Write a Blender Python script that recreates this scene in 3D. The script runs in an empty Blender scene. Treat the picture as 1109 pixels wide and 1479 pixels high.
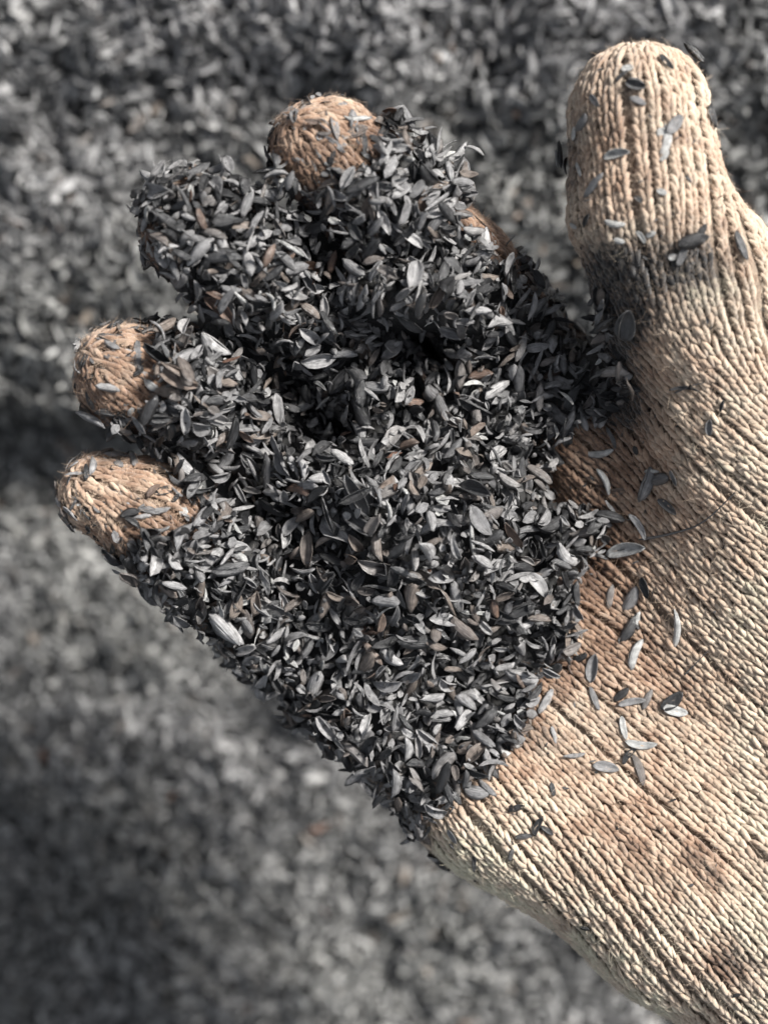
import bpy, math, random
import numpy as np
from mathutils import Vector, Matrix
from mathutils.bvhtree import BVHTree

RNG = np.random.default_rng(11)
random.seed(11)
scene = bpy.context.scene
COL = scene.collection

# ------------------------------------------------------------------ camera, light, exposure
D = 320.0            # camera height over the palm plane, mm
S = 7.0              # photo pixels per mm on the palm plane
W0, H0 = 1109.0, 1479.0
MM = 0.001

cam_data = bpy.data.cameras.new("camera")
cam = bpy.data.objects.new("camera", cam_data)
COL.objects.link(cam)
cam.location = (0, 0, D * MM)
cam.rotation_euler = (0, 0, 0)
cam_data.sensor_fit = 'VERTICAL'
cam_data.sensor_height = 24.0
cam_data.lens = 24.0 * D / (H0 / S)
cam_data.clip_start = 0.01
cam_data.clip_end = 50
cam_data.dof.use_dof = True
cam_data.dof.focus_distance = (D - 13) * MM
cam_data.dof.aperture_fstop = cam_data.lens / 6.6      # a 6.6 mm pupil
scene.camera = cam

SUN_DIR = Vector((0.60, 0.44, 0.70)).normalized()
world = bpy.data.worlds.new("World")
scene.world = world
world.use_nodes = True
wn, wl = world.node_tree.nodes, world.node_tree.links
wn.clear()
w_out = wn.new('ShaderNodeOutputWorld')
w_bg = wn.new('ShaderNodeBackground')
w_sky = wn.new('ShaderNodeTexSky')
w_sky.sky_type = 'NISHITA'
w_sky.sun_disc = False
w_sky.sun_elevation = math.asin(SUN_DIR.z)
w_sky.sun_rotation = math.atan2(SUN_DIR.x, SUN_DIR.y)
w_sky.air_density = 1.0
w_sky.dust_density = 1.5
w_hsv = wn.new('ShaderNodeHueSaturation')      # a white, hazy sky
w_hsv.inputs['Saturation'].default_value = 0.32
w_bg.inputs['Strength'].default_value = 0.075
wl.new(w_sky.outputs[0], w_hsv.inputs['Color'])
wl.new(w_hsv.outputs[0], w_bg.inputs['Color'])
wl.new(w_bg.outputs[0], w_out.inputs['Surface'])

sun_data = bpy.data.lights.new("sun", 'SUN')
sun_data.energy = 4.6
sun_data.angle = math.radians(11)
sun_data.color = (1.0, 0.975, 0.94)
sun = bpy.data.objects.new("sun", sun_data)
COL.objects.link(sun)
sun.location = SUN_DIR * 2
sun.rotation_euler = SUN_DIR.to_track_quat('Z', 'Y').to_euler()

scene.render.engine = 'CYCLES'
scene.view_settings.view_transform = 'Standard'
scene.view_settings.look = 'None'
scene.view_settings.exposure = 1.1
scene.view_settings.gamma = 1.0
scene.view_settings.use_curve_mapping = False

# ------------------------------------------------------------------ helpers
def P(px, py, z):
    """A point of the place, in mm, seen at photo pixel (px, py) when it lies at height z."""
    k = (D - z) / D
    return np.array([(px - W0 / 2) / S * k, (H0 / 2 - py) / S * k, z])

def to_px(p):
    k = D / (D - p[..., 2])
    return p[..., 0] * S * k + W0 / 2, H0 / 2 - p[..., 1] * S * k

def make_mesh(name, V, F, mat=None, uv=None, attrs=None, smooth=True):
    """V (n,3) mm, F (m,4) quads or (m,3) triangles"""
    me = bpy.data.meshes.new(name)
    V = np.asarray(V, dtype=np.float32) * MM
    F = np.asarray(F, dtype=np.int32)
    n, k = F.shape
    me.vertices.add(len(V)); me.vertices.foreach_set('co', V.ravel())
    me.loops.add(n * k); me.loops.foreach_set('vertex_index', F.ravel())
    me.polygons.add(n)
    me.polygons.foreach_set('loop_start', np.arange(0, n * k, k, dtype=np.int32))
    me.polygons.foreach_set('loop_total', np.full(n, k, dtype=np.int32))
    me.polygons.foreach_set('use_smooth', np.full(n, smooth, dtype=bool))
    if uv is not None:
        l = me.uv_layers.new(name='UVMap')
        l.data.foreach_set('uv', np.asarray(uv, dtype=np.float32)[F.ravel()].ravel())
    for a, vals in (attrs or {}).items():
        at = me.attributes.new(a, 'FLOAT', 'POINT')
        at.data.foreach_set('value', np.asarray(vals, dtype=np.float32))
    me.update(calc_edges=True)
    me.validate()
    if mat: me.materials.append(mat)
    return me

def link(name, data, parent=None, kind=None, label=None, category=None, group=None):
    o = bpy.data.objects.new(name, data)
    COL.objects.link(o)
    if parent: o.parent = parent
    if kind: o['kind'] = kind
    if label: o['label'] = label
    if category: o['category'] = category
    if group: o['group'] = group
    return o

def sstep(a, b, x):
    t = np.clip((x - a) / (b - a), 0, 1)
    return t * t * (3 - 2 * t)

def lattice(seed):
    r = np.random.default_rng(seed)
    return r.random((64, 64))
def vnoise(x, y, seed=0):
    T = lattice(seed)
    xi = np.floor(x).astype(int); yi = np.floor(y).astype(int)
    fx = x - xi; fy = y - yi
    fx = fx * fx * (3 - 2 * fx); fy = fy * fy * (3 - 2 * fy)
    a = T[xi % 64, yi % 64]; b = T[(xi + 1) % 64, yi % 64]
    c = T[xi % 64, (yi + 1) % 64]; d = T[(xi + 1) % 64, (yi + 1) % 64]
    return (a * (1 - fx) + b * fx) * (1 - fy) + (c * (1 - fx) + d * fx) * fy - 0.5
def fnoise(x, y, seed=0, o=3):
    s = 0; a = 1.0
    for i in range(o):
        s = s + a * vnoise(x * 2 ** i + 7.3 * i, y * 2 ** i + 3.1 * i, seed + i); a *= .5
    return s

def poly_sd(px, py, poly):
    """signed distance in px to a polygon, positive inside"""
    poly = np.asarray(poly, float)
    px = np.asarray(px, float); py = np.asarray(py, float)
    d2 = np.full(px.shape, 1e18); ins = np.zeros(px.shape, bool)
    for i in range(len(poly)):
        a = poly[i]; b = poly[(i + 1) % len(poly)]
        e = b - a
        wx = px - a[0]; wy = py - a[1]
        t = np.clip((wx * e[0] + wy * e[1]) / (e @ e), 0, 1)
        d2 = np.minimum(d2, (wx - t * e[0]) ** 2 + (wy - t * e[1]) ** 2)
        c = (a[1] > py) != (b[1] > py)
        with np.errstate(divide='ignore', invalid='ignore'):
            xi = a[0] + (py - a[1]) / (b[1] - a[1] if b[1] != a[1] else 1e-9) * e[0]
        ins ^= c & (px < xi)
    return np.where(ins, 1, -1) * np.sqrt(d2)

# ------------------------------------------------------------------ materials
def new_mat(name):
    m = bpy.data.materials.new(name); m.use_nodes = True
    nt = m.node_tree; nt.nodes.clear()
    out = nt.nodes.new('ShaderNodeOutputMaterial')
    b = nt.nodes.new('ShaderNodeBsdfPrincipled')
    nt.links.new(b.outputs[0], out.inputs['Surface'])
    return m, nt, b

def N(nt, t, **kw):
    n = nt.nodes.new(t)
    for k, v in kw.items():
        if k in n.inputs: n.inputs[k].default_value = v
        else: setattr(n, k, v)
    return n

def ramp(nt, stops, interp='LINEAR'):
    r = nt.nodes.new('ShaderNodeValToRGB')
    r.color_ramp.interpolation = interp
    e = r.color_ramp.elements
    while len(e) > len(stops): e.remove(e[-1])
    while len(e) < len(stops): e.new(0.5)
    for el, (p, c) in zip(e, stops):
        el.position = p; el.color = (*c, 1)
    return r

def husk_material(name, ramp_stops, bump=0.9, rough=(0.22, 0.50), second=None):
    m, nt, b = new_mat(name)
    L = nt.links
    at = N(nt, 'ShaderNodeAttribute', attribute_name='tint')
    cr = ramp(nt, ramp_stops)
    L.new(at.outputs['Fac'], cr.inputs[0])
    if second:                                        # damp, faintly green stretches of the heap
        cr2 = ramp(nt, second); L.new(at.outputs['Fac'], cr2.inputs[0])
        g0 = N(nt, 'ShaderNodeNewGeometry'); nz = N(nt, 'ShaderNodeTexNoise', Scale=7.0, Detail=2.0)
        L.new(g0.outputs['Position'], nz.inputs['Vector'])
        rg_ = N(nt, 'ShaderNodeMapRange'); rg_.inputs[1].default_value = .42; rg_.inputs[2].default_value = .58; L.new(nz.outputs['Fac'], rg_.inputs[0])
        mx = N(nt, 'ShaderNodeMix', data_type='RGBA'); L.new(rg_.outputs[0], mx.inputs['Factor']); L.new(cr.outputs[0], mx.inputs[6]); L.new(cr2.outputs[0], mx.inputs[7])
        cr = mx; cr_out = mx.outputs[2]
    else: cr_out = cr.outputs[0]
    uv = N(nt, 'ShaderNodeUVMap', uv_map='UVMap')
    mp = N(nt, 'ShaderNodeMapping'); mp.inputs['Scale'].default_value = (1.0, .06, 1)
    L.new(uv.outputs[0], mp.inputs[0])
    st = N(nt, 'ShaderNodeTexNoise', Scale=9.0, Detail=3.0, Roughness=.6)
    L.new(mp.outputs[0], st.inputs['Vector'])
    geo = N(nt, 'ShaderNodeNewGeometry')
    no = N(nt, 'ShaderNodeTexNoise', Scale=900.0, Detail=4.0, Roughness=.6)
    L.new(geo.outputs['Position'], no.inputs['Vector'])
    v1 = N(nt, 'ShaderNodeMapRange'); v1.inputs[1].default_value = .3; v1.inputs[2].default_value = .7
    v1.inputs[3].default_value = .55; v1.inputs[4].default_value = 1.35
    L.new(st.outputs['Fac'], v1.inputs[0])
    v2 = N(nt, 'ShaderNodeMapRange'); v2.inputs[1].default_value = .3; v2.inputs[2].default_value = .7
    v2.inputs[3].default_value = .6; v2.inputs[4].default_value = 1.3
    L.new(no.outputs['Fac'], v2.inputs[0])
    mu = N(nt, 'ShaderNodeMath', operation='MULTIPLY')
    L.new(v1.outputs[0], mu.inputs[0]); L.new(v2.outputs[0], mu.inputs[1])
    vm = N(nt, 'ShaderNodeVectorMath', operation='SCALE')
    L.new(cr_out, vm.inputs[0]); L.new(mu.outputs[0], vm.inputs['Scale'])
    L.new(vm.outputs[0], b.inputs['Base Color'])
    r = N(nt, 'ShaderNodeMapRange'); r.inputs[3].default_value = rough[0]; r.inputs[4].default_value = rough[1]
    L.new(no.outputs['Fac'], r.inputs[0]); L.new(r.outputs[0], b.inputs['Roughness'])
    b.inputs['IOR'].default_value = 1.55
    bp = N(nt, 'ShaderNodeBump', Strength=bump, Distance=0.0004)
    L.new(st.outputs['Fac'], bp.inputs['Height'])
    L.new(bp.outputs[0], b.inputs['Normal'])
    return m

CHAR = [(0.0, (.012, .012, .013)), (.18, (.030, .030, .031)), (.38, (.10, .099, .100)), (.54, (.212, .208, .208)),
        (.67, (.325, .318, .314)), (.72, (.17, .158, .150)), (.79, (.115, .098, .088)), (.865, (.18, .150, .128)), (.895, (.12, .075, .055)), (.905, (.13, .055, .035)),
        (.91, (.34, .34, .33)), (1.0, (.50, .495, .475))]
CHAR_OLIVE = [(p, (c[0] * .99, c[1] * 1.0, c[2] * .95)) for p, c in CHAR]
def tint_of(r, kind='boat'):
    """mostly charcoal to silver grey, some brown; slivers silvery, small pieces now and then pale ash"""
    if kind in ('sliver', 'flake'):
        q = r.random()
        return r.uniform(.92, 1.0) if q < .07 else r.uniform(.48, .68) if q < .6 else r.random() * .9
    q = r.random()
    return r.uniform(.0, .22) if q < .34 else r.uniform(.42, .68) if q < .70 else r.uniform(.69, .895) if q < .90 else r.uniform(.22, .42)
M_HUSK = husk_material("charred_husk", CHAR)
M_BG = husk_material("charred_husk_heap", CHAR, bump=.3, rough=(.3, .5), second=CHAR_OLIVE)

def core_material():
    m, nt, b = new_mat("dark_gap_filler")
    geo = N(nt, 'ShaderNodeNewGeometry')
    no = N(nt, 'ShaderNodeTexNoise', Scale=350.0, Detail=6.0, Roughness=.7)
    nt.links.new(geo.outputs['Position'], no.inputs['Vector'])
    cr = ramp(nt, [(.3, (.008, .008, .009)), (.7, (.04, .039, .037))])  # char filler, near black to put the shade of the gaps into its colour
    nt.links.new(no.outputs['Fac'], cr.inputs[0]); nt.links.new(cr.outputs[0], b.inputs['Base Color'])
    b.inputs['Roughness'].default_value = .8
    bp = N(nt, 'ShaderNodeBump', Strength=1.0, Distance=.0015)
    nt.links.new(no.outputs['Fac'], bp.inputs['Height']); nt.links.new(bp.outputs[0], b.inputs['Normal'])
    return m
M_CORE = core_material()

def yarn_material(name, fac=1.0, ply=True):
    m, nt, b = new_mat(name)
    L = nt.links
    tone = N(nt, 'ShaderNodeAttribute', attribute_name='tone')
    soot = N(nt, 'ShaderNodeAttribute', attribute_name='soot')
    jit = N(nt, 'ShaderNodeAttribute', attribute_name='tint')
    geo = N(nt, 'ShaderNodeNewGeometry')
    n1 = N(nt, 'ShaderNodeTexNoise', Scale=260.0, Detail=5.0, Roughness=.65)
    L.new(geo.outputs['Position'], n1.inputs['Vector'])
    n2 = N(nt, 'ShaderNodeTexNoise', Scale=2600.0, Detail=3.0, Roughness=.7)
    L.new(geo.outputs['Position'], n2.inputs['Vector'])
    # tone + mottling
    a1 = N(nt, 'ShaderNodeMapRange'); a1.inputs[1].default_value = .3; a1.inputs[2].default_value = .7
    a1.inputs[3].default_value = -.22; a1.inputs[4].default_value = .22
    L.new(n1.outputs['Fac'], a1.inputs[0])
    ad = N(nt, 'ShaderNodeMath', operation='ADD'); L.new(tone.outputs['Fac'], ad.inputs[0]); L.new(a1.outputs[0], ad.inputs[1])
    cr = ramp(nt, [(0.0, (.70, .645, .48)), (.25, (.67, .548, .42)), (.5, (.555, .41, .30)), (.72, (.36, .230, .155)), (1.0, (.13, .072, .044))])
    L.new(ad.outputs[0], cr.inputs[0])
    v = N(nt, 'ShaderNodeMapRange'); v.inputs[1].default_value = .25; v.inputs[2].default_value = .75
    v.inputs[3].default_value = .70 * fac; v.inputs[4].default_value = 1.12 * fac
    L.new(n2.outputs['Fac'], v.inputs[0])
    j = N(nt, 'ShaderNodeMapRange'); j.inputs[3].default_value = .78; j.inputs[4].default_value = 1.1
    L.new(jit.outputs['Fac'], j.inputs[0])
    mu = N(nt, 'ShaderNodeMath', operation='MULTIPLY'); L.new(v.outputs[0], mu.inputs[0]); L.new(j.outputs[0], mu.inputs[1])
    sc = N(nt, 'ShaderNodeVectorMath', operation='SCALE'); L.new(cr.outputs[0], sc.inputs[0]); L.new(mu.outputs[0], sc.inputs['Scale'])
    # soot and painted shade, broken up by noise
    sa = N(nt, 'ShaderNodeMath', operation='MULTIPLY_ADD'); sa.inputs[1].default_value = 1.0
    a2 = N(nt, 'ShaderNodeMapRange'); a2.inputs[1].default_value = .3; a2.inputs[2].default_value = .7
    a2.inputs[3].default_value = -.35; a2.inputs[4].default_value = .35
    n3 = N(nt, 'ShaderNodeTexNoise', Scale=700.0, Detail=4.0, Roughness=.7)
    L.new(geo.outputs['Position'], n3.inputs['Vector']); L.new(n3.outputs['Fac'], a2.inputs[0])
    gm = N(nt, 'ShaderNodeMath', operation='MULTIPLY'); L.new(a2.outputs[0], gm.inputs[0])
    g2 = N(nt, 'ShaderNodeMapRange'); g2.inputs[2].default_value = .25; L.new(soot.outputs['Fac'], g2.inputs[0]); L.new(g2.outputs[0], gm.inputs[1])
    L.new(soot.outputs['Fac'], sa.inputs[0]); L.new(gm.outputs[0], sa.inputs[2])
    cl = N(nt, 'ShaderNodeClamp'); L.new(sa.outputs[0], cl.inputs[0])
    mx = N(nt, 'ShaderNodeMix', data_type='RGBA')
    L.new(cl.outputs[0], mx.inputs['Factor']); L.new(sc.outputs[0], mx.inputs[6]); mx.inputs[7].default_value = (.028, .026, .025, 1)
    L.new(mx.outputs[2], b.inputs['Base Color'])
    b.inputs['Roughness'].default_value = .92
    b.inputs['Specular IOR Level'].default_value = .15
    b.inputs['Sheen Weight'].default_value = .25
    b.inputs['Sheen Roughness'].default_value = .5
    if ply:
        uv = N(nt, 'ShaderNodeUVMap', uv_map='UVMap')
        wv = N(nt, 'ShaderNodeTexWave', Scale=2.4, Distortion=1.6, Detail=2.0)
        wv.bands_direction = 'DIAGONAL'
        L.new(uv.outputs[0], wv.inputs['Vector'])
        hm = N(nt, 'ShaderNodeMath', operation='MULTIPLY_ADD'); hm.inputs[1].default_value = .6
        L.new(wv.outputs['Fac'], hm.inputs[0]); L.new(n2.outputs['Fac'], hm.inputs[2])
        bp = N(nt, 'ShaderNodeBump', Strength=.7, Distance=.0003)
        L.new(hm.outputs[0], bp.inputs['Height']); L.new(bp.outputs[0], b.inputs['Normal'])
    return m
M_YARN = yarn_material("cotton_yarn")
M_CLOTH = yarn_material("cotton_cloth_below_yarn", .45, False)
M_LINT = yarn_material("cotton_lint", 1.1, False)

# ------------------------------------------------------------------ the ground: a sloping heap of charred husks
def ground_z(x, y):
    z = np.interp(y, [-400, -200, -60, 60, 200, 400], [-290, -228, -190, -135, -104, -85])
    # a ledge on the left, the nearer bank ending above a shaded step
    px = x * S * D / (D + 155) + W0 / 2; py = H0 / 2 - y * S * D / (D + 155)
    edge = 585 + 30 * np.sin(px / 120.0) - .10 * px
    wl_ = np.clip(1 - (px - 150) / 900, .12, 1)
    z = z - 30 * wl_ * sstep(-8, 22, py - edge) + 26 * wl_ * sstep(20, 620, py - edge)
    e2 = 115 + .10 * px + 14 * np.sin(px / 90.0)
    z = z - 4 * sstep(-30, 40, py - e2) + 4 * sstep(40, 300, py - e2)
    z = z + 16 * fnoise(x / 75, y / 75, 3, 2) + 9 * fnoise(x / 24, y / 24, 9, 2) + 4 * fnoise(x / 9, y / 9, 15, 2)
    return z

gx = np.arange(-300, 301, 3.0); gy = np.arange(-340, 341, 3.0)
GX, GY = np.meshgrid(gx, gy)
GV = np.stack([GX, GY, ground_z(GX, GY) - 1.5], -1).reshape(-1, 3)
nx, ny = len(gx), len(gy)
idx = np.arange(nx * ny).reshape(ny, nx)
GF = np.stack([idx[:-1, :-1], idx[:-1, 1:], idx[1:, 1:], idx[1:, :-1]], -1).reshape(-1, 4)
g_obj = link('ground', make_mesh('ground', GV, GF, M_CORE), kind='structure')

# ------------------------------------------------------------------ husk shapes
def shell(L, W, arc, bend, side, th, nl, nw, ridge=.05, blunt=.6, tear=0.0, twist=0.0):
    t = np.linspace(0.0, 1.0, nl + 1); s = np.linspace(-1, 1, nw + 1)
    T, Sx = np.meshgrid(t, s, indexing='ij')
    hw = W / 2 * np.clip(np.power(np.clip(4 * T * (1 - T), 0, 1), blunt) * (1 - .18 * (T - .5)), .07, None)
    half = arc / 2
    R = hw / math.sin(min(half, math.pi / 2))
    ph = Sx * half
    rr = R * (1 + ridge * np.cos(Sx * math.pi * 2))
    x = (T - .5) * L + tear * (T > .9) * np.sin(Sx * 5 + bend * 9) * .08 * L
    y = rr * np.sin(ph) + side * (2 * T - 1) ** 2
    z = R - rr * np.cos(ph) + bend * (2 * T - 1) ** 2
    tw_ = twist * (T - .5); y, z = y * np.cos(tw_) - z * np.sin(tw_), y * np.sin(tw_) + z * np.cos(tw_)
    top = np.stack([x, y, z], -1).reshape(-1, 3)
    nrm = np.stack([np.zeros_like(ph), -np.sin(ph), np.cos(ph)], -1).reshape(-1, 3)
    uv = np.stack([Sx * 1.0, T * 3.0], -1).reshape(-1, 2)
    ii = np.arange((nl + 1) * (nw + 1)).reshape(nl + 1, nw + 1)
    F = np.stack([ii[:-1, :-1], ii[1:, :-1], ii[1:, 1:], ii[:-1, 1:]], -1).reshape(-1, 4)
    if th <= 0:
        return top, F, uv
    n = len(top)
    bot = top - nrm * th
    ring = np.concatenate([ii[:-1, 0], ii[-1, :-1], ii[1:, -1][::-1], ii[0, 1:][::-1]])
    nxt = np.roll(ring, -1)
    side_f = np.stack([ring, ring + n, nxt + n, nxt], -1)
    return np.vstack([top, bot]), np.vstack([F, F[:, ::-1] + n, side_f]), np.vstack([uv, uv + 3.3])

def merge(parts):
    V, F, U = [], [], []; o = 0
    for v, f, u in parts:
        V.append(v); F.append(f + o); U.append(u); o += len(v)
    return np.vstack(V), np.vstack(F), np.vstack(U)

def rotx(v, a, pivot):
    c, s = math.cos(a), math.sin(a)
    w = v - pivot
    return np.stack([w[:, 0], c * w[:, 1] - s * w[:, 2], s * w[:, 1] + c * w[:, 2]], -1) + pivot

def make_protos(n, seed, lod=0):
    r = random.Random(seed)
    out = []
    for i in range(n):
        q = r.random()
        L = min(8.0, max(3.2, r.gauss(5.1, 1.0)))
        th = .11 if lod == 0 else 0
        nl, nw = (6, 4) if lod == 0 else (4, 2)
        if q < .34:                                   # a half husk, boat-shaped
            W = L * r.uniform(.25, .40)
            g = shell(L, W, r.uniform(1.7, 4.3), r.uniform(-.2, .8), r.uniform(-.5, .5), th, nl, nw, r.uniform(.05, .13), r.uniform(.38, .8), r.choice((0, 0, 1)), r.gauss(0, .5))
            k = 'boat'
        elif q < .45:                                 # both halves, gaping
            W = L * r.uniform(.30, .38)
            a = shell(L, W, r.uniform(2.4, 3.3), r.uniform(0, .4), 0, th, nl, nw, .04, .6)
            b_ = shell(L * .93, W * .7, r.uniform(2., 2.8), r.uniform(0, .4), 0, th, nl, nw, .04, .6)
            vb = b_[0] + np.array([0, W * .25, .35])
            vb = rotx(vb, r.uniform(.5, 1.3), np.array([0, W * .3, .4]))
            g = merge([a, (vb, b_[1], b_[2])]); k = 'split'
        elif q < .84:                                 # a sliver
            W = r.uniform(.45, .95)
            g = shell(L * r.uniform(.7, 1.05), W, r.uniform(1.2, 3.0), r.uniform(-.5, 1.2), r.uniform(-.8, .8), th, nl, 2, .05, r.uniform(.3, .7), 0, r.gauss(0, .9)); k = 'sliver'
        else:                                         # a broken flake
            W = r.uniform(1.0, 1.7)
            g = shell(L * r.uniform(.35, .55), W, r.uniform(.8, 2.0), r.uniform(-.2, .3), r.uniform(-.2, .2), th, 4, nw, .05, .3); k = 'flake'
        v = g[0].copy(); v += np.random.default_rng(seed * 100 + i).normal(0, .035, v.shape) * (lod == 0)
        ext = v.max(0) - v.min(0)
        v[:, 2] -= .5 * (v[:, 2].max() + v[:, 2].min())
        out.append(dict(v=v, f=g[1], uv=g[2], L=ext[0], W=ext[1], T=ext[2], k=k))
    return out

class Batch:
    """husks joined into one mesh"""
    def __init__(s): s.V, s.F, s.U, s.T = [], [], [], []; s.o = 0
    def add(s, pr, R, p, tint, sc=1.0):
        v = (pr['v'] * sc) @ R.T + p
        s.V.append(v); s.F.append(pr['f'] + s.o); s.U.append(pr['uv']); s.T.append(np.full(len(v), tint)); s.o += len(v)
    def mesh(s, name, mat):
        return make_mesh(name, np.vstack(s.V), np.vstack(s.F), mat, np.vstack(s.U), {'tint': np.concatenate(s.T)})

def frame(xa, za):
    xa = xa / np.linalg.norm(xa)
    ya = np.cross(za, xa); ya /= np.linalg.norm(ya)
    return np.stack([xa, ya, np.cross(xa, ya)], 1)

# husks lying all over the heap (far out of focus)
bgp = make_protos(40, 5, 1)
bb = Batch()
NBG = 48000
bx = RNG.uniform(-165, 165, NBG); by = RNG.uniform(-210, 190, NBG)
bx[36000:] = RNG.uniform(-260, 260, NBG - 36000); by[36000:] = RNG.uniform(-300, 290, NBG - 36000)
bz = ground_z(bx, by)
e = 1.5
sx_ = (ground_z(bx + e, by) - ground_z(bx - e, by)) / (2 * e)
sy_ = (ground_z(bx, by + e) - ground_z(bx, by - e)) / (2 * e)
yaw = RNG.uniform(0, 2 * math.pi, NBG); t1 = RNG.normal(0, .38, NBG); t2 = RNG.normal(0, .45, NBG)
lift = RNG.uniform(-.8, 2.2, NBG); ti = np.where(RNG.random(NBG) < .10, RNG.uniform(.2, .9, NBG), RNG.uniform(.20, .64, NBG)); wh = RNG.integers(0, len(bgp), NBG)
ca, sa = np.cos(yaw), np.sin(yaw)
Xa = np.stack([ca, sa, np.clip(sx_, -2, 2) * ca + np.clip(sy_, -2, 2) * sa + np.tan(np.clip(t1, -1, 1))], -1)
Xa /= np.linalg.norm(Xa, axis=1)[:, None]
Ya = np.stack([-sa, ca, -sx_ * sa + sy_ * ca + np.tan(np.clip(t2, -1, 1))], -1)
Za = np.cross(Xa, Ya); Za /= np.linalg.norm(Za, axis=1)[:, None]
flip = np.where(RNG.random(NBG) < .5, -1.0, 1.0)
Za *= flip[:, None]
Ya = np.cross(Za, Xa)
for w in range(len(bgp)):                              # whole batches of one shape at once
    m = np.where(wh == w)[0]; pr = bgp[w]
    R = np.stack([Xa[m], Ya[m], Za[m]], -1)
    v = np.einsum('nij,vj->nvi', R, pr['v'] * 1.22) + np.stack([bx[m], by[m], bz[m] + lift[m]], -1)[:, None, :]
    nv = len(pr['v'])
    bb.V.append(v.reshape(-1, 3))
    bb.F.append((pr['f'][None] + (np.arange(len(m)) * nv)[:, None, None]).reshape(-1, 4) + bb.o)
    bb.U.append(np.tile(pr['uv'], (len(m), 1))); bb.T.append(np.repeat(ti[m], nv)); bb.o += nv * len(m)
link('loose_rice_husks', bb.mesh('loose_rice_husks', M_BG), kind='stuff',
     label='grey charred rice husks covering the sloping heap beneath the glove', category='rice husks')

# ------------------------------------------------------------------ the glove: skeleton, skin
# chains of (px, py, z mm, radius mm)
CH = {
 'thumb':  [(921, 163, 24, 12.6), (936, 300, 22, 13.6), (1000, 430, 14, 17.5), (1080, 610, 1, 23), (1130, 850, -8, 26), (1210, 1110, -10, 27)],
 'index_finger':  [(472, 222, 20, 10.2), (548, 292, 14, 10.8), (655, 395, 2, 11.2), (760, 535, -13, 12.6)],
 'middle_finger': [(281, 330, 19, 9.8), (355, 385, 14, 10.6), (475, 480, -4, 10.8), (625, 655, -22, 12)],
 'ring_finger':   [(183, 540, 15, 9.3), (255, 555, 11, 10.1), (360, 612, -8, 10.2), (525, 765, -22, 11.5)],
 'little_finger': [(148, 714, 11, 7.9), (210, 742, 9, 9.2), (290, 803, 1, 10.2), (405, 885, -12, 12.2)],
}
PALM = [[(760, 535, -13, 12.6), (880, 640, -12, 16), (1060, 900, -12, 20), (1250, 1200, -10, 28)],
        [(625, 655, -22, 12), (900, 990, -13, 17), (1170, 1270, -8, 28)],
        [(525, 765, -22, 11.5), (790, 1080, -12, 16), (1090, 1300, -7, 25)],
        [(405, 885, -12, 12.2), (560, 1010, -12, 13.5), (722, 1150, -11, 16.5), (975, 1312, -6, 18), (1190, 1430, -4, 19)],
        [(1210, 1290, -8, 30), (1620, 1600, 4, 33)]]
FING = ['index_finger', 'middle_finger', 'ring_finger', 'little_finger']

def chain_mm(c): return [(P(a, b, z), r) for a, b, z, r in c]
CHM = {k: chain_mm(c) for k, c in CH.items()}
PM = [chain_mm(c) for c in PALM]

def cone(p, a, ra, b, rb):
    ab = b - a
    t = np.clip(((p - a) @ ab) / (ab @ ab), 0, 1)
    d = p - a - t[..., None] * ab
    return np.sqrt(np.einsum('...i,...i', d, d)) - (ra + t * (rb - ra))
def smin(a, b, k):
    h = np.clip(k - np.abs(a - b), 0, None) / k
    return np.minimum(a, b) - h * h * k * .25
def chain_sd(p, c, k=3):
    d = None
    for (a, ra), (b, rb) in zip(c[:-1], c[1:]):
        q = cone(p, a, ra, b, rb)
        d = q if d is None else smin(d, q, k)
    return d
def hand_sd(p):
    d = None
    for c in PM:
        q = chain_sd(p, c, 6)
        d = q if d is None else smin(d, q, 11)
    d = smin(d, chain_sd(p, CHM['thumb'], 5), 9)
    for k in FING:
        d = smin(d, chain_sd(p, CHM[k], 4), 3)
    # slack cloth: soft lumps and creases
    x, y = p[..., 0], p[..., 1]
    d = d + .9 * fnoise(x / 11, y / 11, 21, 2) + .8 * fnoise((x + y) / 9, (x - y) / 34, 27, 2)
    return d

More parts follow.
